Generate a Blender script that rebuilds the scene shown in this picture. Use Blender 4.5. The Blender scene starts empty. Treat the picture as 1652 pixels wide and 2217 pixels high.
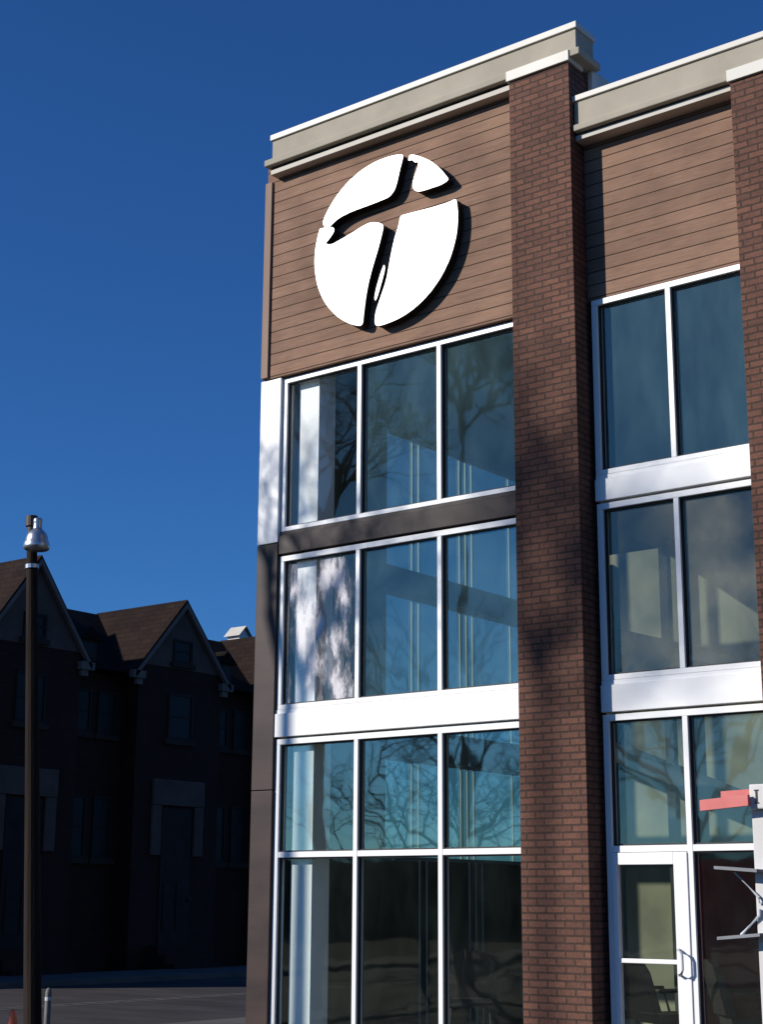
import bpy, bmesh, math, random
from mathutils import Vector, Matrix
random.seed(7)
sc=bpy.context.scene
COL=sc.collection
G=0.6
# ------------------------------------------------------------ materials
def nmat(name):
    m=bpy.data.materials.new(name); m.use_nodes=True
    nt=m.node_tree; b=nt.nodes['Principled BSDF']
    return m,nt,b
def N(nt,t,**k):
    n=nt.nodes.new(t)
    for a,v in k.items(): setattr(n,a,v)
    return n
def pos(nt,scale=(1,1,1)):
    g=N(nt,'ShaderNodeNewGeometry'); mp=N(nt,'ShaderNodeVectorMath',operation='MULTIPLY')
    mp.inputs[1].default_value=scale
    nt.links.new(g.outputs['Position'],mp.inputs[0]); return mp.outputs[0]
def noise(nt,vec,scale,detail=4,rough=.55):
    n=N(nt,'ShaderNodeTexNoise'); n.inputs['Scale'].default_value=scale
    n.inputs['Detail'].default_value=detail; n.inputs['Roughness'].default_value=rough
    nt.links.new(vec,n.inputs['Vector']); return n.outputs['Fac']
def ramp(nt,fac,stops):
    r=N(nt,'ShaderNodeValToRGB'); e=r.color_ramp.elements
    e[0].position,e[0].color=stops[0][0],(*stops[0][1],1)
    e[1].position,e[1].color=stops[1][0],(*stops[1][1],1)
    for p,c in stops[2:]:
        x=e.new(p); x.color=(*c,1)
    nt.links.new(fac,r.inputs[0]); return r.outputs[0]
def bump(nt,b,h,strength=.3,dist=.01):
    n=N(nt,'ShaderNodeBump'); n.inputs['Strength'].default_value=strength; n.inputs['Distance'].default_value=dist
    nt.links.new(h,n.inputs['Height']); nt.links.new(n.outputs[0],b.inputs['Normal'])
def simple(name,c1,c2,scale=3,rough=.6,metal=0,bs=.1,vs=(1,1,1),spec=.5):
    m,nt,b=nmat(name); v=pos(nt,vs)
    f=noise(nt,v,scale)
    nt.links.new(ramp(nt,f,[(.3,c1),(.7,c2)]),b.inputs['Base Color'])
    b.inputs['Roughness'].default_value=rough; b.inputs['Metallic'].default_value=metal
    b.inputs['Specular IOR Level'].default_value=spec
    if bs: bump(nt,b,noise(nt,v,scale*8),bs,.01)
    return m
def brick(name,ca,cb,cm,bw=.203,bh=.0677,mort=.01,bs=.6,off=.5,offf=2,spec=.25,grain=None,zoff=0.0):
    m,nt,b=nmat(name)
    g=N(nt,'ShaderNodeNewGeometry'); s=N(nt,'ShaderNodeSeparateXYZ'); nt.links.new(g.outputs['Position'],s.inputs[0])
    a=N(nt,'ShaderNodeMath',operation='ADD'); nt.links.new(s.outputs[0],a.inputs[0]); nt.links.new(s.outputs[1],a.inputs[1])
    a2=N(nt,'ShaderNodeMath',operation='ADD'); nt.links.new(a.outputs[0],a2.inputs[0]); a2.inputs[1].default_value=zoff
    c=N(nt,'ShaderNodeCombineXYZ'); nt.links.new(a2.outputs[0],c.inputs[0]); nt.links.new(s.outputs[2],c.inputs[1])
    t=N(nt,'ShaderNodeTexBrick'); nt.links.new(c.outputs[0],t.inputs['Vector']); t.offset=off; t.offset_frequency=offf
    t.inputs['Scale'].default_value=1; t.inputs['Brick Width'].default_value=bw; t.inputs['Row Height'].default_value=bh
    t.inputs['Mortar Size'].default_value=mort; t.inputs['Mortar Smooth'].default_value=.2; t.inputs['Bias'].default_value=0
    t.inputs['Color1'].default_value=(*ca,1); t.inputs['Color2'].default_value=(*cb,1); t.inputs['Mortar'].default_value=(*cm,1)
    n=noise(nt,g.outputs['Position'],1.3,5); r=ramp(nt,n,[(.3,(.76,.75,.75)),(.7,(1.2,1.18,1.16))])
    if grain: n2=noise(nt,pos(nt,grain),3,6,.65)
    else: n2=noise(nt,g.outputs['Position'],35,3)
    r2=ramp(nt,n2,[(.3,(.8,.79,.78)),(.7,(1.18,1.18,1.18))])
    mx=N(nt,'ShaderNodeMixRGB',blend_type='MULTIPLY'); mx.inputs[0].default_value=1
    nt.links.new(t.outputs['Color'],mx.inputs[1]); nt.links.new(r,mx.inputs[2])
    mx2=N(nt,'ShaderNodeMixRGB',blend_type='MULTIPLY'); mx2.inputs[0].default_value=1
    nt.links.new(mx.outputs[0],mx2.inputs[1]); nt.links.new(r2,mx2.inputs[2])
    nt.links.new(mx2.outputs[0],b.inputs['Base Color']); b.inputs['Roughness'].default_value=.85
    b.inputs['Specular IOR Level'].default_value=spec
    iv=N(nt,'ShaderNodeMath',operation='SUBTRACT'); iv.inputs[0].default_value=1; nt.links.new(t.outputs['Fac'],iv.inputs[1])
    ad=N(nt,'ShaderNodeMath',operation='MULTIPLY_ADD'); nt.links.new(n2,ad.inputs[0]); ad.inputs[1].default_value=.3; nt.links.new(iv.outputs[0],ad.inputs[2])
    bump(nt,b,ad.outputs[0],bs,.008)
    return m
M={}
M['brick']=brick('brown brick',(.158,.074,.050),(.108,.052,.038),(.056,.034,.027),bs=.45)
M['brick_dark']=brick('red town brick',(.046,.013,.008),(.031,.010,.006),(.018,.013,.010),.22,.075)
M['wood']=brick('stained cedar siding',(.285,.175,.122),(.205,.126,.089),(.045,.024,.016),9.0,.140,.0055,.8,.37,3,.2,(1.2,1.2,22),zoff=2.6)
M['woodtrim']=simple('cedar corner trim',(.24,.16,.12),(.30,.205,.16),2,.7,0,.1,(1,1,.3),.2)
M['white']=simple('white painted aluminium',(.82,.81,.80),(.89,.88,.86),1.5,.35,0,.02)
M['white_shaded']=simple('shade painted white sheet metal',(.022,.013,.012),(.06,.038,.033),.9,.5,.0,.03,(.8,.8,2.4),.25)  # white metal; tree shade over spandrel and corner panel is painted into this colour
M['beige']=simple('beige stucco cornice',(.35,.315,.25),(.42,.375,.30),2,.85,0,.1,(1,1,1),.2)
M['cream']=simple('cream cap flashing',(.56,.53,.47),(.64,.60,.54),2,.5,0,.03)
M['trim']=simple('pale beige trim',(.50,.46,.40),(.58,.54,.48),2,.7,0,.03)
M['signwhite']=simple('white acrylic',(.88,.88,.90),(.92,.92,.93),1,.3,0,0)
M['signdark']=simple('dark bronze return',(.018,.013,.013),(.03,.022,.02),3,.6,0,0,(1,1,1),.1)
M['black']=simple('black gasket rubber',(.008,.008,.009),(.014,.014,.015),4,.6,0,0)
M['interior']=simple('olive interior plaster',(.050,.051,.038),(.08,.079,.061),.8,.9,0,.02)
M['indark']=simple('dark ceiling',(.018,.02,.022),(.03,.032,.035),1,.9,0,0)
M['inbeige']=simple('beige interior plaster',(.15,.15,.10),(.30,.285,.19),1.1,.9,0,.02)
M['inwhite']=simple('white plaster column',(.94,.95,.94),(.97,.97,.96),1,.8,0,0)
M['inred']=simple('dark red partition',(.20,.026,.016),(.36,.045,.028),1.6,.8,0,0)
M['carpet']=simple('grey carpet',(.03,.03,.032),(.05,.05,.05),8,.95,0,.1)
M['asphalt']=simple('asphalt',(.032,.028,.028),(.062,.054,.053),.6,.9,0,.3,(1,3,1),.2)
M['lot']=simple('dark sealed asphalt',(.012,.0115,.0115),(.026,.025,.024),.4,.9,0,.3,(1,1,1),.2)
M['soil']=simple('winter lawn',(.025,.028,.014),(.055,.048,.026),1.5,.95,0,.5,(1,1,1),.1)
M['concrete']=simple('pavement concrete',(.08,.075,.07),(.12,.11,.105),1.2,.9,0,.2,(1,1,1),.2)
M['bollard']=simple('grey concrete post',(.14,.13,.12),(.20,.19,.18),6,.8,0,.1)
M['paint']=simple('worn road paint',(.06,.058,.05),(.14,.13,.12),5,.8,0,.1)
M['bark']=simple('bark',(.035,.03,.026),(.07,.062,.052),5,.95,0,.5,(1,1,.25),.1)
M['pole']=simple('weathered timber',(.015,.011,.009),(.04,.029,.024),5,.9,0,.5,(1,1,.08),.1)
M['galv']=simple('galvanised steel',(.45,.45,.46),(.68,.68,.69),14,.32,.9,.05)
M['lgrey']=simple('light grey painted steel',(.42,.44,.48),(.55,.57,.6),4,.5,0,0)
M['mgrey']=simple('mid grey steel',(.16,.165,.18),(.24,.25,.27),4,.5,0,0)
M['dgalv']=simple('dark painted steel',(.02,.02,.022),(.04,.04,.042),4,.45,.5,0)
M['capbrown']=simple('dark brown cap',(.03,.015,.01),(.05,.026,.018),4,.6,0,0)
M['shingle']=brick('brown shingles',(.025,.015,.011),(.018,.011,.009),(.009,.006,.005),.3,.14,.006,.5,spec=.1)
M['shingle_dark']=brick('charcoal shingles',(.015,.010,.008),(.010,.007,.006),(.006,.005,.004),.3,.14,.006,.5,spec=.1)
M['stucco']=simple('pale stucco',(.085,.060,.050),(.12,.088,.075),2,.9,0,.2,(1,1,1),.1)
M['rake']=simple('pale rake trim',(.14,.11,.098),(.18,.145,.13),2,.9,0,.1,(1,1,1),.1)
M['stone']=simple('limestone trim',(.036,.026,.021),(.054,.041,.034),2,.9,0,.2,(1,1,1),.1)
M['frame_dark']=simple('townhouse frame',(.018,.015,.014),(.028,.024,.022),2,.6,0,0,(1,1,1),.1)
M['orange']=simple('orange plastic',(.85,.13,.04),(.95,.17,.05),3,.45,0,0)
M['red']=simple('faded red board',(.56,.12,.11),(.66,.19,.17),3,.6,0,.05)
M['offwhite']=simple('off white steel',(.56,.54,.52),(.66,.64,.62),3,.5,0,.03)
M['chair']=simple('dark chair vinyl',(.010,.008,.008),(.02,.016,.015),5,.5,0,0)
def glass(name,tint,base=.12,amp=.7,power=2.6,film=None,gcol=(.95,1,.85)):
    m=bpy.data.materials.new(name); m.use_nodes=True; nt=m.node_tree; nt.nodes.clear()
    out=N(nt,'ShaderNodeOutputMaterial'); mix=N(nt,'ShaderNodeMixShader')
    tr=N(nt,'ShaderNodeBsdfTransparent'); tr.inputs[0].default_value=(*tint,1)
    gl=N(nt,'ShaderNodeBsdfGlossy'); gl.inputs['Roughness'].default_value=.025; gl.inputs[0].default_value=(*gcol,1)
    lw=N(nt,'ShaderNodeLayerWeight'); lw.inputs[0].default_value=.5
    p=N(nt,'ShaderNodeMath',operation='POWER'); p.inputs[1].default_value=power; nt.links.new(lw.outputs['Facing'],p.inputs[0])
    a=N(nt,'ShaderNodeMath',operation='MULTIPLY_ADD'); nt.links.new(p.outputs[0],a.inputs[0]); a.inputs[1].default_value=amp; a.inputs[2].default_value=base
    v=pos(nt,(1,1,.8)); n=noise(nt,v,1.7,2,.4)
    bp=N(nt,'ShaderNodeBump'); bp.inputs['Strength'].default_value=.15; bp.inputs['Distance'].default_value=.02
    nt.links.new(n,bp.inputs['Height']); nt.links.new(bp.outputs[0],gl.inputs['Normal'])
    nt.links.new(a.outputs[0],mix.inputs[0]); nt.links.new(tr.outputs[0],mix.inputs[1]); nt.links.new(gl.outputs[0],mix.inputs[2])
    df=N(nt,'ShaderNodeBsdfDiffuse')
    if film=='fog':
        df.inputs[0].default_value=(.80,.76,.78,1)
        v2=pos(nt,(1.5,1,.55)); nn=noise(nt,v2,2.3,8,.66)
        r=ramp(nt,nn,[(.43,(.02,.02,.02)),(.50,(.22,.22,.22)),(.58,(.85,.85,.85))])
    elif film=='cloud_reflection':
        df.inputs[0].default_value=(.46,.45,.33,1)  # pale cloudy reflections are painted into the pane as diffuse colour
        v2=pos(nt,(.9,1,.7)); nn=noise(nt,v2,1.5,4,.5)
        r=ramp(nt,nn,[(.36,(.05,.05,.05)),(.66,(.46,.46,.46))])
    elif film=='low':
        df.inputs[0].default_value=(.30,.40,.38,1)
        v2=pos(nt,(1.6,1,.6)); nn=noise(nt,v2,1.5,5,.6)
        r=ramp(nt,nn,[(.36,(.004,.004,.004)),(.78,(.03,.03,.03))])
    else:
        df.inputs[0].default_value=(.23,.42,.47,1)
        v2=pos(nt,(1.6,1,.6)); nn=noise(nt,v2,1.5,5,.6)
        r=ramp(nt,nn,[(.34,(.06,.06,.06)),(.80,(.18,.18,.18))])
    ff=N(nt,'ShaderNodeRGBToBW'); nt.links.new(r,ff.inputs[0]); fo=ff.outputs[0]
    m2=N(nt,'ShaderNodeMixShader'); nt.links.new(fo,m2.inputs[0]); nt.links.new(mix.outputs[0],m2.inputs[1]); nt.links.new(df.outputs[0],m2.inputs[2])
    nt.links.new(m2.outputs[0],out.inputs[0]); return m
M['glass']=glass('window glass',(.90,.97,.94))
M['glass_top']=glass('upper window glass',(.90,.97,.94),.085,.6)
M['glass_clear']=glass('clear window glass',(.99,1,.99),.07,.5,film='low')
M['glass_mid']=glass('lower window glass',(.90,.97,.94),.24,.7,film='low')
M['glass_low']=glass('ground floor glass',(.92,.98,.95),.05,.45,film='low')
M['glass_side']=glass('side window glass',(.36,.48,.42),.12,.7,film='low')
M['cloud_reflection']=glass('window glass with painted reflection',(.90,.97,.94),.10,film='cloud_reflection')
M['fog']=glass('fogged window glass',(.97,.98,.98),.09,film='fog')
M['thglass']=simple('dark town window glass',(.008,.009,.010),(.013,.014,.016),2,.45,0,0,(1,1,1),.15)

# ------------------------------------------------------------ helpers
WO={}
def reg(o,w,parent):
    if parent is not None:
        o.parent=parent; o.location=w-WO[parent.name]
    else: o.location=w
    WO[o.name]=w
def empty(name,loc,label,cat,group=None,parent=None):
    o=bpy.data.objects.new(name,None); COL.objects.link(o); o.empty_display_size=.3
    reg(o,Vector(loc),parent)
    if label:o['label']=label
    if cat:o['category']=cat
    if group:o['group']=group
    return o
def mobj(name,V,F,mat,parent=None,mi=None,smooth=False,bevel=0,label=None):
    V=[Vector(v) for v in V]
    mn=Vector((min(v.x for v in V),min(v.y for v in V),min(v.z for v in V)))
    mxx=Vector((max(v.x for v in V),max(v.y for v in V),max(v.z for v in V)))
    c=(mn+mxx)/2; c.z=mn.z
    me=bpy.data.meshes.new(name); me.from_pydata([v-c for v in V],[],F)
    mats=mat if isinstance(mat,list) else [mat]
    for m in mats: me.materials.append(M[m])
    if mi:
        for p,i in zip(me.polygons,mi): p.material_index=i
    if smooth:
        for p in me.polygons:p.use_smooth=True
    bm=bmesh.new(); bm.from_mesh(me); bmesh.ops.recalc_face_normals(bm,faces=bm.faces); bm.to_mesh(me); bm.free()
    o=bpy.data.objects.new(name,me); COL.objects.link(o); reg(o,c,parent)
    if bevel:
        b=o.modifiers.new('b','BEVEL'); b.width=bevel; b.segments=2; b.limit_method='ANGLE'
    if label:o['label']=label
    return o
def bx(x0,x1,y0,y1,z0,z1):
    V=[(x0,y0,z0),(x1,y0,z0),(x1,y1,z0),(x0,y1,z0),(x0,y0,z1),(x1,y0,z1),(x1,y1,z1),(x0,y1,z1)]
    F=[(0,3,2,1),(4,5,6,7),(0,1,5,4),(1,2,6,5),(2,3,7,6),(3,0,4,7)]
    return V,F
def join(parts):
    V=[];F=[]
    for v,f in parts:
        k=len(V); V+=list(v); F+=[tuple(i+k for i in q) for q in f]
    return V,F
def boxes(name,L,mat,parent=None,bevel=0,label=None):
    V,F=join([bx(*b) for b in L]); return mobj(name,V,F,mat,parent,bevel=bevel,label=label)
def tube(pts,rad,n=10,cap=True):
    V=[];F=[]
    pts=[Vector(p) for p in pts]
    for i,p in enumerate(pts):
        d=(pts[min(i+1,len(pts)-1)]-pts[max(i-1,0)]).normalized()
        a=d.orthogonal().normalized() if abs(d.z)<.9 else Vector((1,0,0)); a=(a-d*a.dot(d)).normalized(); b=d.cross(a)
        for k in range(n):
            t=2*math.pi*k/n; V.append(p+(a*math.cos(t)+b*math.sin(t))*rad[i])
    for i in range(len(pts)-1):
        for k in range(n):
            F.append((i*n+k,i*n+(k+1)%n,(i+1)*n+(k+1)%n,(i+1)*n+k))
    if cap: F.append(tuple(range(n-1,-1,-1))); F.append(tuple(range((len(pts)-1)*n,len(pts)*n)))
    return V,F

# ------------------------------------------------------------ ground
def sheet(name,x0,x1,y0,y1,z,mat):
    o=mobj(name,[(x0,y0,z),(x1,y0,z),(x1,y1,z),(x0,y1,z)],[(0,1,2,3)],mat); o['kind']='structure'; return o
sheet('ground',-600,600,-600,600,G-.012,'soil')
sheet('parking_lot',-3.6,60,-40,-.9,G-.008,'lot')
sheet('road',-13.2,-4.6,-300,300,G-.008,'asphalt')
def solid(name,L,mat):
    o=boxes(name,L,mat,bevel=.01); o['kind']='structure'
solid('pavement',[(-15.4,-13.2,-60,80,G-.06,G+.10)],'concrete')
solid('pavement',[(-4.6,-3.6,-60,80,G-.06,G+.03),(-1.9,20,-.9,-.3,G-.06,G+.03)],'concrete')
sheet('road_marking',-9.0,-8.88,-60,80,G-.004,'paint')
sheet('road_marking',-8.75,-8.63,-60,80,G-.004,'paint')

# ------------------------------------------------------------ main building
B=empty('church_building',(2.2,0,G),"brown brick and wood clad building with tall white framed windows","building")
D=-.28
WY=-.09
boxes('brick_pier',[(2.44,3.19,D,.14,G-.1,10.86)],'brick',B,bevel=.006)
boxes('brick_pier',[(5.0,5.77,D,.14,G-.1,10.0)],'brick',B,bevel=.006)
boxes('brick_wall',[(5.77,14,-.02,.14,G-.1,10.05),(-1.24,14,11.8,12,G-.1,10.3),(13.8,14,.14,11.8,G-.1,10.05)],'brick',B)
rows=[(6.35,8.22),(4.29,6.06),(2.69,3.96)]
SW=[(-1.24,-1.06,.14,2.15,G,10.7),(-1.24,-1.06,6.2,11.8,G,10.7),(-1.24,-1.06,2.15,6.2,8.22,10.7),
    (-1.24,-1.06,2.15,6.2,6.06,6.35),(-1.24,-1.06,2.15,6.2,3.96,4.29),(-1.24,-1.06,2.15,6.2,G,2.69)]
boxes('side_wall',SW,'interior',B)
ms=[2.85,3.0,3.95,4.1,4.25,5.2]
for z0,z1 in rows:
    w=empty('window',(-1.2,2.15,z0),None,None,parent=B)
    fr=[(-1.2,-1.15,2.15,6.2,z0,z0+.05),(-1.2,-1.15,2.15,6.2,z1-.05,z1),(-1.2,-1.15,2.15,2.20,z0+.05,z1-.05),(-1.2,-1.15,6.15,6.2,z0+.05,z1-.05)]
    fr+=[(-1.19,-1.168,m,m+.022,z0+.05,z1-.05) for m in ms]
    boxes('frame',fr,'lgrey',w)
    mobj('glass',[(-1.195,2.2,z0+.04),(-1.195,6.15,z0+.04),(-1.195,6.15,z1-.04),(-1.195,2.2,z1-.04)],[(0,1,2,3)],'glass_side',w)
boxes('wall_channel',[(-1.059,-1.050,m,m+.022,G+.06,2.69) for m in ms],'inwhite',B)
boxes('wood_siding',[(-1.22,2.44,WY,.14,8.235,10.99)],'wood',B)
boxes('wood_siding',[(3.19,5.0,0.0,.14,8.235,10.2)],'wood',B)
boxes('corner_trim',[(-1.235,-1.13,WY-.03,.10,8.25,10.78)],'woodtrim',B,bevel=.004)
def cornice(x0,x1,zt,zf,zm,zb,d,ret,el=.09):
    o=empty('cornice',((x0+x1)/2,-d,zb),None,None,parent=B)
    boxes('cap_flashing',[(x0-.02,x1+.02,-d-.025,ret+.02,zf,zt)],'cream',o,bevel=.006)
    boxes('fascia',[(x0,x1,-d,ret,zm,zf-.001)],'beige',o,bevel=.006)
    boxes('moulding',[(x0-el,x1+(.06 if el else 0),-d-.045,ret+.05,zb,zm-.001)],'beige',o,bevel=.012)
    return o
cornice(-1.02,3.27,11.315,11.24,10.99,10.905,.25,.12)
cornice(3.20,14,10.475,10.41,10.13,10.055,.2,.3,0)
boxes('pier_cap',[(2.42,3.21,-.312,.0,10.862,10.985)],'cream',B,bevel=.006)
boxes('pier_cap',[(4.98,5.79,-.312,.0,10.003,10.13)],'cream',B,bevel=.006)
boxes('trim_board',[(-1.06,2.438,-.225,WY-.001,10.81,10.87)],'trim',B,bevel=.004)
boxes('trim_board',[(3.192,4.998,-.175,-.001,9.98,10.035)],'trim',B,bevel=.004)
boxes('soffit_shade',[(-1.06,2.438,-.21,WY-.001,10.873,10.902),(3.192,4.998,-.16,-.001,10.037,10.052)],'indark',B)  # dark strip: the shade line under the moulding is put into its colour
boxes('parapet_return',[(3.0,3.20,.13,9,10.3,11.0),(3.201,3.26,.1,.24,10.3,10.9)],'cream',B,bevel=.005)
boxes('roof',[(-1.2,3.0,.16,11.8,10.7,10.8),(3.2,13.8,.31,11.8,10.2,10.3)],'shingle_dark',B)
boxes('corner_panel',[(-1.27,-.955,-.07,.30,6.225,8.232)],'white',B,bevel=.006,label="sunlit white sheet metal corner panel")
boxes('corner_panel',[(-1.27,-.955,-.068,.30,3.4,6.215),(-1.27,-.955,-.068,.30,G,3.392)],'white_shaded',B,bevel=.006,label="white sheet metal corner panel with tree shade painted in")  # lower panels are split off dark where the tree shadow begins
def band(x0,x1,z0,z1,mat,lab=None):
    boxes('spandrel_panel',[(x0,x1,-.055,.12,z0+.02,z1-.05),(x0,x1,-.035,.12,z1-.048,z1-.002)],mat,B,bevel=.004,label=lab)
band(-.953,2.44,6.06,6.35,'white_shaded',"white spandrel panel with tree shade painted in")
band(-.985,2.44,3.96,4.29,'white')
band(3.24,5.0,6.06,6.35,'white'); band(3.24,5.0,3.96,4.29,'white')
def window(x0,x1,z0,z1,mull,trans=(),first=None,ft=.065,hollow=None,gm='glass',gm0=None):
    w=empty('window',((x0+x1)/2,0,z0),None,None,parent=B)
    y0,y1=-.03,.09
    fr=[(x0,x1,y0,y1,z1-ft,z1-.003),(x0,x1,y0,y1,z0,z0+ft*.8),(x0,x0+ft,y0,y1,z0+ft*.8,z1-ft),(x1-ft*.7,x1,y0,y1,z0+ft*.8,z1-ft)]
    for m in mull: fr.append((m-.028,m+.028,y0,y1,z0+ft*.8,z1-ft))
    xs=[x0+ft]+[v for m in mull for v in (m-.028,m+.028)]+[x1-ft*.7]
    for t in trans:
        for i in range(0,len(xs),2): fr.append((xs[i],xs[i+1],y0+.003,y1-.003,t-.03,t+.03))
    boxes('frame',fr,'white',w,bevel=.004)
    zs=[z0+ft*.8]+[v for t in trans for v in (t-.03,t+.03)]+[z1-ft]
    gs=[];gl=[];gk=[]
    for i in range(0,len(xs),2):
        for j in range(0,len(zs),2):
            a,b,c,d=xs[i],xs[i+1],zs[j],zs[j+1]
            if hollow and hollow(i//2,j//2): continue
            q=[(a,.035,c),(b,.035,c),(b,.035,d),(a,.035,d)]
            if first and i==0: mobj('glass',q,[(0,1,2,3)],first,w,label="fogged and streaked window pane" if first=='fog' else None)
            elif gm0 and j==0: gl.append((q,[(0,1,2,3)]))
            else: gs.append((q,[(0,1,2,3)]))
            g=.016; gk+=[(a,a+g,0,.034,c,d),(b-g,b,0,.034,c,d),(a+g,b-g,0,.034,c,c+g),(a+g,b-g,0,.034,d-g,d)]
    V,F=join(gs); mobj('glass',V,F,gm,w)
    if gl: V,F=join(gl); mobj('glass',V,F,gm0,w)
    boxes('gasket',gk,'black',w)
    return w
window(-.95,2.44,6.35,8.22,[.20,1.31],first='glass_clear',gm='glass_top')
window(-.95,2.44,4.29,6.06,[.20,1.31],first='fog')
window(-.95,2.44,G+.06,3.96,[.20,1.31],trans=(2.69,),gm0='glass_low',gm='glass_mid')
window(3.24,5.0,6.35,8.22,[4.11]); window(3.24,5.0,4.29,6.06,[4.11],gm='cloud_reflection')
window(3.24,5.0,G+.06,3.96,[4.11],trans=(2.69,),hollow=lambda i,j:i==0 and j==0,gm0='glass_low',gm='glass')
dr=empty('door',(3.7,0,G+.06),None,None,parent=B)
a0,a1=3.305,4.082; z0=G+.07; z1=2.655
boxes('door_frame',[(a0,a0+.05,-.045,.03,z0,z1),(a1-.14,a1,-.045,.03,z0,z1),(a0+.05,a1-.14,-.045,.03,z1-.11,z1),(a0+.05,a1-.14,-.045,.03,z0,z0+.2),(a0+.05,a1-.14,-.04,.0,1.66,1.70)],'white',dr,bevel=.005)
mobj('glass',[(a0+.05,.01,z0+.2),(a1-.14,.01,z0+.2),(a1-.14,.01,z1-.11),(a0+.05,.01,z1-.11)],[(0,1,2,3)],'glass_low',dr)
hx=a1-.11
V,F=tube([(hx,-.045,1.79),(hx+.01,-.09,1.79),(hx+.05,-.12,1.775),(hx+.065,-.125,1.74),(hx+.065,-.125,1.62),(hx+.05,-.12,1.585),(hx+.01,-.09,1.57),(hx,-.045,1.57)],[.013]*8,8)
mobj('handle',V,F,'lgrey',dr,smooth=True)
boxes('ceiling',[(-1.05,13.8,.16,11.8,8.5,8.6),(2.6,13.8,.16,11.8,6.15,6.25)],'indark',B)
boxes('floor',[(-1.05,13.8,.16,11.8,G-.02,G+.05)],'carpet',B)
boxes('back_wall',[(-1.05,13.8,8.0,8.2,G,8.5)],'interior',B)
boxes('interior_column',[(-.80,-.50,.10,.4,G,8.5)],'inwhite',B)
boxes('interior_wall',[(1.15,4.6,2.5,2.65,G+.05,6.15)],'inbeige',B)
boxes('partition',[(3.4,5.6,1.2,1.3,G+.05,2.62)],'inred',B)
boxes('inner_post',[(1.75,1.85,2.2,2.3,G+.05,6.15)],'indark',B)
boxes('inner_post',[(2.75,2.85,2.2,2.3,G+.05,6.15)],'indark',B)
def stair(z0,sl,ya,yb,t):
    V,F=bx(1.2,4.4,ya,yb,0,t); V=[Vector(v)+Vector((0,0,z0+(Vector(v).x-1.2)*-sl)) for v in V]
    mobj('stair_flight',V,F,'indark',B)
stair(4.15,.40,1.7,2.4,.16); stair(5.35,.30,2.0,2.4,.16)

# ------------------------------------------------------------ low building added out of view to darken the ground floor reflections
O=empty('added_reflection_building',(-28,-48,G),"added low brick building out of view, darkens window reflections","building")
boxes('wall',[(-75,6,-58,-46,G-.1,3.9)],'brick_dark',O)
boxes('parapet_cap',[(-75.2,6.2,-58.2,-45.8,3.9,4.1)],'stone',O)
for i in range(12):
    xx=-70+i*6.2
    boxes('window',[(xx,xx+2.6,-46.0,-45.96,1.6,3.2)],'thglass',O)
boxes('door',[(-20.2,-18.6,-46.0,-45.93,G,2.9)],'signdark',O)

# ------------------------------------------------------------ emblem sign
def P(s): return [tuple(int(v)/100 for v in q.split(',')) for q in s.split()]
A_=P("-25,998 -22,1016 -10,1030 5,1044 25,1054 49,1059 73,1058 90,1054 88,1046 84,1034 81,1022 77,1012 70,1006 60,1005 40,1004 12,1003 -5,1000 -15,995 -22,990")
B_=P("96,1043 102,1043 106,1038 111,1038 110,1031 105,1021 102,1010 106,1003 114,1000 129,1000 142,1000 151,1002 148,1006 139,1021 126,1033 110,1045 98,1050")
C_=P("-30,993 -19,993 -11,989 -12,984 -18,978 -25,973 -16,969 -1,972 16,976 30,980 43,982 55,978 62,973 59,962 54,946 47,928 41,910 37,893 34,872 33,858 14,866 -3,880 -20,901 -30,924 -37,949 -39,970 -37,987 -32,993")
D_=P("84,969 85,978 93,978 113,977 132,976 151,976 159,977 162,972 165,956 163,934 157,909 146,887 129,869 110,854 87,849 64,850 50,853 50,867 57,884 66,904 71,928 77,952")
E_=P("63,925 64,918 59,903 54,889 51,883 49,886 51,896 55,908 60,920")
cx,cz,R=.62,9.545,1.03
def sh(x,z): return x+.062, 2.2+(z-2.2)*(1-.0060)
sx,sz=sh(cx,cz)
sg=empty('emblem_sign',(sx,WY-.02,sz-R),"round white cross emblem in raised pieces on wood siding","sign")
def piece(L,snap=True):
    if snap:
        o=[]
        for (x,z) in L:
            d=math.hypot(x-cx,z-cz)
            if d>.955 and not (.93<x<1.12 and z>10.3 and z<10.44): x=cx+(x-cx)*R/d; z=cz+(z-cz)*R/d
            o.append((x,z))
        L=o
    L=[sh(x,z) for x,z in L]
    for _ in range(3):
        q=[]
        for i in range(len(L)):
            a=L[i];b=L[(i+1)%len(L)]
            q+=[(a[0]*.78+b[0]*.22,a[1]*.78+b[1]*.22),(a[0]*.22+b[0]*.78,a[1]*.22+b[1]*.78)]
        L=q
    n=len(L); f,bk=WY-.125,WY-.02
    V=[(x,f,z) for x,z in L]+[(x,bk,z) for x,z in L]
    F=[tuple(range(n)),tuple(range(2*n-1,n-1,-1))]+[(i,(i+1)%n,n+(i+1)%n,n+i) for i in range(n)]
    mobj('emblem_piece',V,F,['signwhite','signdark'],sg,mi=[0]+[1]*(n+1))
for L in (A_,B_,C_,D_): piece(L)
piece(E_,False)
for x,z in [(.3,10.3),(1.25,10.12),(-.1,9.4),(.1,9.0),(1.2,9.3),(1.2,8.9)]:
    boxes('standoff',[(x-.015,x+.015,WY-.025,WY+.01,z-.015,z+.015)],'signdark',sg)

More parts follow.
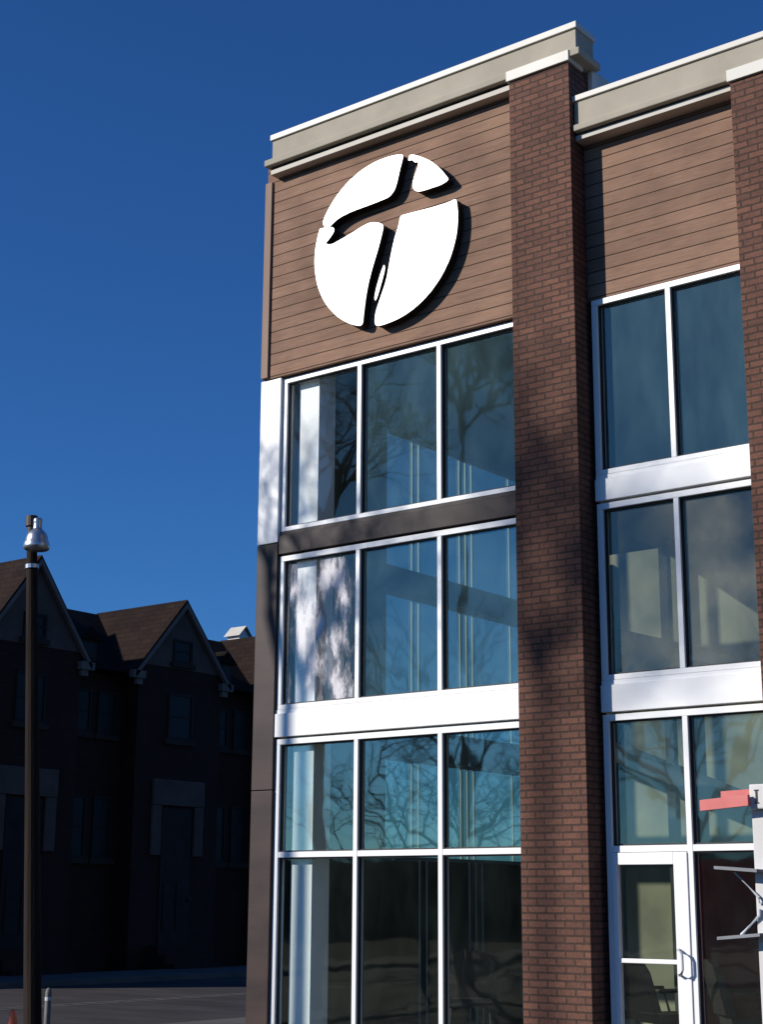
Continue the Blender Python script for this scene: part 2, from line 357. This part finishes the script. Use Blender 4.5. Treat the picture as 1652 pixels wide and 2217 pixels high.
# ------------------------------------------------------------ townhouses
def townhouse(yc,pk):
    H=empty('townhouse',(-16,yc,G),"dark brick townhouse with steep pale stucco gable","townhouse","row of brick townhouses")
    X=-16
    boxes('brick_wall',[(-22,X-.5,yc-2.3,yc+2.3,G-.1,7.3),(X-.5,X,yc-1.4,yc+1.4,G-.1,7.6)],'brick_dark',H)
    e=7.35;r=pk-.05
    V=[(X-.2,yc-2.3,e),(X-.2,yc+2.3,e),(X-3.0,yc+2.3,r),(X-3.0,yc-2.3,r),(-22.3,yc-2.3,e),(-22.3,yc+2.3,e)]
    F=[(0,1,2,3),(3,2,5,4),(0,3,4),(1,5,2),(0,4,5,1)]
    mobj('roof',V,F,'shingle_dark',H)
    V=[(X+.01,yc-1.42,7.6),(X+.01,yc+1.42,7.6),(X+.01,yc,pk-.1),(X-.3,yc-1.42,7.6),(X-.3,yc+1.42,7.6),(X-.3,yc,pk-.1)]
    F=[(0,1,2),(5,4,3),(0,3,4,1),(1,4,5,2),(2,5,3,0)]
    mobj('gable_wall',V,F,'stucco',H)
    pts=[]
    for s in (-1,1):
        ye=yc+s*1.62; ze=7.42
        V=[(X+.12,yc,pk),(X+.12,ye,ze),(X-3.1,ye,ze),(X-3.1,yc,pk)]
        V+= [(x,y,z-.12) for x,y,z in V]
        F=[(0,1,2,3),(7,6,5,4),(0,4,5,1),(1,5,6,2),(2,6,7,3),(3,7,4,0)]
        pts.append((V,F))
    V,F=join(pts); mobj('gable_roof',V,F,'shingle',H)
    pts=[]
    for s in (-1,1):
        V=[(X+.14,yc,pk-.08),(X+.14,yc+s*1.62,7.36),(X+.14,yc+s*1.62,7.22),(X+.14,yc,pk-.22)]
        V+=[(x-.11,y,z) for x,y,z in V]
        pts.append((V,[(0,1,2,3),(7,6,5,4),(0,4,5,1),(1,5,6,2),(2,6,7,3),(3,7,4,0)]))
        pts.append(bx(X+.0,X+.14,yc+s*1.5-.20,yc+s*1.5+.20,7.22,7.40))
        pts.append(bx(X+.0,X+.09,yc+s*1.45-.10,yc+s*1.45+.10,7.08,7.218))
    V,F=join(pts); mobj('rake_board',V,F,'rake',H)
    def win(ya,yb,za,zb,x,trim=True):
        w=empty('window',(x,(ya+yb)/2,za),None,None,parent=H)
        t=.06
        fr=[(x-.02,x+.04,ya,ya+t,za,zb),(x-.02,x+.04,yb-t,yb,za,zb),(x-.02,x+.04,ya+t,yb-t,za,za+t),(x-.02,x+.04,ya+t,yb-t,zb-t,zb),(x-.02,x+.03,ya+t,yb-t,(za+zb)/2-.02,(za+zb)/2+.02)]
        boxes('frame',fr,'frame_dark',w)
        boxes('glass',[(x-.02,x+.012,ya+t,yb-t,za+t,zb-t)],'thglass',w)
        boxes('sill',[(x,x+.08,ya-.08,yb+.08,za-.12,za-.002)],'stone',w)
    win(yc-.32,yc+.32,7.75,8.3,X+.01)
    win(yc-.42,yc+.42,5.9,7.0,X)
    win(yc+1.6,yc+2.2,5.9,6.9,X-.5); win(yc-2.2,yc-1.6,5.9,6.9,X-.5)
    win(yc+1.6,yc+2.2,3.1,4.5,X-.5); win(yc-2.2,yc-1.6,3.1,4.5,X-.5)
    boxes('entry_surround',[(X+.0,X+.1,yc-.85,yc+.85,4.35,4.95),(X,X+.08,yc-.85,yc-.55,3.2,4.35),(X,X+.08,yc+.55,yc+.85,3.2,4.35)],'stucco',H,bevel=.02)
    d=empty('door',(X,yc,G),None,None,parent=H)
    boxes('door_leaf',[(X-.0,X+.03,yc-.5,yc+.5,1.2,4.3),(X+.03,X+.05,yc-.38,yc-.05,1.5,2.6),(X+.03,X+.05,yc+.05,yc+.38,1.5,2.6)],'signdark',d)
    V,F=tube([(X+.05,yc+.42,2.2),(X+.12,yc+.42,2.2),(X+.12,yc+.42,2.3)],[.02]*3,6); mobj('handle',V,F,'dgalv',d)
    boxes('front_steps',[(X,X+.9,yc-.8,yc+.8,G-.05,G+.2),(X,X+.6,yc-.8,yc+.8,G+.2,G+.4),(X,X+.35,yc-.8,yc+.8,G+.4,G+.6)],'brick_dark',H)
    dy=yc+2.0
    dm=empty('dormer',(X-.6,dy,7.5),None,None,parent=H)
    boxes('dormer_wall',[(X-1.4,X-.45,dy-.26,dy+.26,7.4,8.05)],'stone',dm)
    boxes('glass',[(X-.46,X-.43,dy-.18,dy+.18,7.62,7.95)],'thglass',dm)
    V=[(X-.35,dy-.36,8.02),(X-.35,dy+.36,8.02),(X-.35,dy,8.34),(X-1.9,dy-.36,8.02),(X-1.9,dy+.36,8.02),(X-1.9,dy,8.34)]
    mobj('dormer_roof',V,[(0,1,2),(5,4,3),(0,3,4,1),(1,4,5,2),(2,5,3,0)],'shingle_dark',dm)
    if yc>18:
        y0=18.95; x0=-19.0
        cu=empty('roof_cupola',(x0,y0,9.1),None,None,parent=H)
        V=[(x0+.1,y0-.19,9.0),(x0+.1,y0+.19,9.0),(x0+.1,y0+.19,9.42),(x0+.1,y0,9.62),(x0+.1,y0-.19,9.42)]
        V+=[(x-.45,y,z) for x,y,z in V]
        F=[(0,1,2,3,4),(9,8,7,6,5)]+[(i,(i+1)%5,5+(i+1)%5,5+i) for i in range(5)]
        mobj('cupola_wall',V,F,'offwhite',cu)
        V=[];
        for s in (-1,1): V+=[(x0+.18,y0,9.70),(x0+.18,y0+s*.29,9.40),(x0-.42,y0+s*.29,9.40),(x0-.42,y0,9.70)]
        mobj('cupola_roof',V,[(0,1,2,3),(4,7,6,5)],'trim',cu)
for yc,pk in ((4.4,9.6),(9.0,9.6),(13.6,9.3),(18.2,9.2)): townhouse(yc,pk)

# ------------------------------------------------------------ street lamp pole (leans a little)
tx,ty=-4.58,-.65; bx_,by_=tx+.28,ty+.21
L=empty('street_lamp',(bx_,by_,G),"weathered timber pole carrying a shiny bell shaped lamp","street lamp")
def lp(z):
    t=(z-G)/(6.4-G); return (bx_+(tx-bx_)*t,by_+(ty-by_)*t,z)
V,F=tube([lp(G-.1),lp(2),lp(3.5),lp(5),lp(6.5)],[.11,.10,.088,.078,.066],14); mobj('pole',V,F,'pole',L,smooth=False)
V,F=tube([lp(6.5),lp(6.51),lp(6.80),lp(6.81),lp(6.94)],[.06,.056,.056,.080,.074],14); mobj('pole_cap',V,F,'capbrown',L)
lx=tx+.22;ly=ty-.12
prof=[(6.45,.14),(6.465,.160),(6.495,.166),(6.53,.160),(6.555,.148),(6.575,.142),(6.61,.136),(6.64,.126),(6.67,.108),(6.695,.082),(6.71,.062),(6.73,.056),(6.80,.054),(6.82,.060),(6.845,.056),(6.86,.04)]
V,F=tube([(lx,ly,z) for z,_ in prof],[r for _,r in prof],24,True); mobj('lamp_shade',V,F,'galv',L,smooth=True)
V,F=tube([lp(6.26),lp(6.31)],[.085,.085],14); mobj('collar',V,F,'galv',L)
V,F=tube([(lx,ly,6.84),lp(6.8)],[.018]*2,8); mobj('bracket',V,F,'dgalv',L)

bo=empty('bollard',(-3.74,-.72,G),"short grey round bollard post beside the street","bollard")
V,F=tube([(-3.74,-.72,G-.05),(-3.74,-.72,1.16),(-3.74,-.72,1.19),(-3.74,-.72,1.21)],[.036,.036,.03,.012],14); mobj('post',V,F,'bollard',bo)
V,F=tube([(-3.74,-.72,1.07),(-3.74,-.72,1.11)],[.039,.039],14); mobj('reflective_band',V,F,'lgrey',bo)
kx,ky=-2.46,-2.30
co=empty('traffic_cone',(kx,ky,G),"small orange traffic cone on the parking lot","cone")
V,F=tube([(kx,ky,G+.03),(kx,ky,1.07),(kx,ky,1.10)],[.13,.034,.026],20); mobj('cone_body',V,F,'orange',co,smooth=False)
boxes('base',[(kx-.18,kx+.18,ky-.18,ky+.18,G-.008,G+.03)],'orange',co,bevel=.01)
V,F=tube([(kx,ky,G+.17),(kx,ky,G+.25)],[.112,.095],20); mobj('reflective_band',V,F,'white',co)

# ------------------------------------------------------------ rack
dx=.05
rk=empty('equipment_rack',(5.9+dx,-2.5,G),"off white steel rack post with red boards and shelf arms","rack")
boxes('post',[(5.865,6.0,-2.53,-2.43,G,2.86)],'offwhite',rk,bevel=.008)
boxes('head_box',[(5.835+dx,6.10+dx,-2.6,-2.38,2.862,3.04)],'offwhite',rk,bevel=.01)
boxes('number_mark',[(5.885+dx,5.90+dx,-2.604,-2.6,2.91,2.99),(5.875+dx,5.91+dx,-2.604,-2.6,2.90,2.909),(5.875+dx,5.91+dx,-2.604,-2.6,2.991,3.0)],'black',rk)
def slant(x0,x1,y0,y1,za,zb,t):
    V=[(x0,y0,za),(x1,y0,zb),(x1,y1,zb),(x0,y1,za),(x0,y0,za+t),(x1,y0,zb+t),(x1,y1,zb+t),(x0,y1,za+t)]
    return V,[(0,3,2,1),(4,5,6,7),(0,1,5,4),(1,2,6,5),(2,3,7,6),(3,0,4,7)]
V,F=slant(5.565+dx,5.865+dx,-2.5,-2.47,2.96,2.97,.045); mobj('red_board',V,F,'red',rk)
V,F=slant(5.47+dx,5.85+dx,-2.66,-2.62,2.858,2.885,.078); mobj('red_board',V,F,'red',rk)
for za,zb in ((2.44,2.415),(1.945,1.975)):
    V,F=slant(5.57+dx,5.90+dx,-2.68,-2.44,za,zb,.022); mobj('shelf_arm',V,F,'mgrey',rk)
V,F=tube([(5.67+dx,-2.55,2.42),(5.85+dx,-2.55,2.24),(5.85+dx,-2.55,2.20)],[.011]*3,8); mobj('brace',V,F,'lgrey',rk)
V,F=tube([(5.70+dx,-2.55,1.98),(5.85+dx,-2.55,2.12),(5.85+dx,-2.55,2.16)],[.013]*3,8); mobj('brace',V,F,'lgrey',rk)

# ------------------------------------------------------------ chairs
def chair(x,y,rot,k_=1.08):
    z=G+.05
    c=empty('chair',(x,y,z),"dark upholstered stacking chair inside the lobby","chair","lobby chairs")
    def T(V): 
        ca,sa=math.cos(rot)*k_,math.sin(rot)*k_; return [Vector((x+v[0]*ca-v[1]*sa,y+v[0]*sa+v[1]*ca,z+v[2]*k_)) for v in map(Vector,V)]
    V,F=bx(-.23,.23,-.22,.22,.42,.50); mobj('seat',T(V),F,'chair',c,bevel=.02)
    V=[];F=[];n=9
    for k in range(n):
        t=k/(n-1); xx=-.24+.48*t; top=.97-.12*abs(2*t-1)**3; yy=.20+.03*(1-(2*t-1)**2)
        V+=[(xx,yy,.52),(xx,yy+.10,top),(xx,yy+.16,top),(xx,yy+.06,.52)]
    for k in range(n-1):
        a=4*k;b=a+4
        F+=[(a,b,b+1,a+1),(a+1,b+1,b+2,a+2),(a+2,b+2,b+3,a+3),(a+3,b+3,b,a)]
    F+=[(0,1,2,3),(4*n-4,4*n-1,4*n-2,4*n-3)]
    mobj('backrest',T(V),F,'chair',c)
    for sx in (-1,1):
        for sy in (-1,1):
            V,F=tube([(sx*.19,sy*.18,.43),(sx*.22,sy*.23,0)],[.014,.012],8); mobj('leg',T(V),F,'dgalv',c)
        V,F=tube([(sx*.25,.22,.70),(sx*.26,-.12,.70),(sx*.24,-.18,.46)],[.018,.018,.014],8); mobj('armrest',T(V),F,'chair',c)
    V,F=join([tube([(s*.2,.2,.43),(s*.2,.27,.6)],[.012,.012],6) for s in(-1,1)]); mobj('back_support',T(V),F,'dgalv',c)
for a in [(2.86,.95,2.5),(3.48,.62,2.6),(4.30,.70,2.3),(.75,1.3,-2.5)]: chair(*a)

# ------------------------------------------------------------ bare trees
def tree(x,y,h,seed,spread=1.,maxd=5,clear=.36,thick=.019,ks=(3,4,4),st=.7,bt=1.0,wig=.15):
    rnd=random.Random(seed)
    t=empty('bare_tree',(x,y,G),"leafless winter tree with a spreading crown of fine branches","tree","bare trees across the lot")
    tr=[];cr=[]
    def grow(p,d,ln,r,dep):
        n=4 if wig<.2 else 6; pts=[p];rad=[r];q=p.copy();dd=d.copy()
        sd=.02 if dep==0 else wig
        for i in range(n):
            dd=(dd+Vector((rnd.gauss(0,sd),rnd.gauss(0,sd),rnd.gauss(.04,.10)))).normalized()
            q=q+dd*ln/n; pts.append(q.copy()); rad.append(r*(1-.42*(i+1)/n))
        (tr if dep==0 else cr).append(tube(pts,rad,10 if dep==0 else (6 if dep<3 else 3),False))
        if dep>=maxd: return
        k=5 if dep==0 else rnd.choice(ks)
        for j in range(k):
            f=.45+.55*(j+1)/k if dep else st+(1-st)*(j+1)/k
            i=min(n-1,int(f*n-1e-6)); b=pts[i].lerp(pts[i+1],f*n-i)
            ax=dd.orthogonal().normalized(); ax=Matrix.Rotation(j*2.4+rnd.uniform(-.5,.5),3,dd)@ax
            an=rnd.uniform(.35,.85)*spread*(.55 if j==k-1 else 1)
            nd=Matrix.Rotation(an,3,ax)@dd
            l2=h*(1-clear)*.40*rnd.uniform(.8,1.15) if dep==0 else ln*rnd.uniform(.58,.82)
            grow(b,nd,l2,bt*(r*rnd.uniform(.42,.6) if j<k-1 else r*.58) if dep==0 else (r*rnd.uniform(.45,.62) if j<k-1 else r*.6),dep+1)
    grow(Vector((x,y,G-.1)),Vector((0,0,1)),h*clear,h*thick,0)
    V,F=join(tr); mobj('trunk',V,F,'bark',t)
    V,F=join(cr); mobj('crown',V,F,'bark',t)
tree(-5.6,-6.3,11.0,21,1.3,5,.72,.011,(3,3,4),st=.95)
tree(-8.0,-14,15.6,38,1.15,5,.80,.0066,(3,4,4),st=.94,bt=1.5)
tree(-4.75,-9,5.6,5,1.4,5,.34,.012,(3,4,4),st=.6,wig=.30)
tree(-6.6,-10.5,6.0,9,1.4,5,.34,.012,(3,3,4),st=.6,wig=.30)
tree(-19,-30,13,8,1,4)
tree(-10,-29,11,11,1,4)

# ------------------------------------------------------------ sky, sun, camera
AZ=math.radians(38); EL=math.radians(25)
w=bpy.data.worlds.new("World"); sc.world=w; w.use_nodes=True
nt=w.node_tree; bg=nt.nodes['Background']
sky=nt.nodes.new('ShaderNodeTexSky'); sky.sky_type='NISHITA'; sky.sun_disc=False
sky.sun_elevation=EL; sky.sun_rotation=math.pi+AZ; sky.altitude=200; sky.air_density=1.0; sky.dust_density=.2; sky.ozone_density=4.0
ml=nt.nodes.new('ShaderNodeMixRGB'); ml.blend_type='MULTIPLY'; ml.inputs[0].default_value=1; ml.inputs[2].default_value=(.35,.80,1.38,1)
nt.links.new(sky.outputs[0],ml.inputs[1]); nt.links.new(ml.outputs[0],bg.inputs[0]); bg.inputs[1].default_value=.072
s=Vector((-math.sin(AZ)*math.cos(EL),-math.cos(AZ)*math.cos(EL),math.sin(EL)))
ld=bpy.data.lights.new('sun','SUN'); ld.energy=5; ld.angle=math.radians(.9); ld.color=(1,.95,.87)
lo=bpy.data.objects.new('sun',ld); COL.objects.link(lo); lo.rotation_euler=s.to_track_quat('Z','Y').to_euler(); lo.location=(0,-20,30)
cd=bpy.data.cameras.new('camera'); co=bpy.data.objects.new('camera',cd); COL.objects.link(co)
R_=Vector((.793884,.608044,.00563));U_=Vector((.141794,-.194119,.970676));F_=Vector((-.591306,.769806,.240324))
m=Matrix((R_,U_,-F_)).transposed().to_4x4(); m.translation=Vector((10.8,-13.4,2.2)); co.matrix_world=m
cd.sensor_fit='HORIZONTAL'; cd.sensor_width=36; cd.lens=36*3400/1652; cd.clip_start=.1; cd.clip_end=2000
sc.camera=co
sc.view_settings.view_transform='Standard'; sc.view_settings.look='None'; sc.view_settings.exposure=0; sc.view_settings.gamma=1
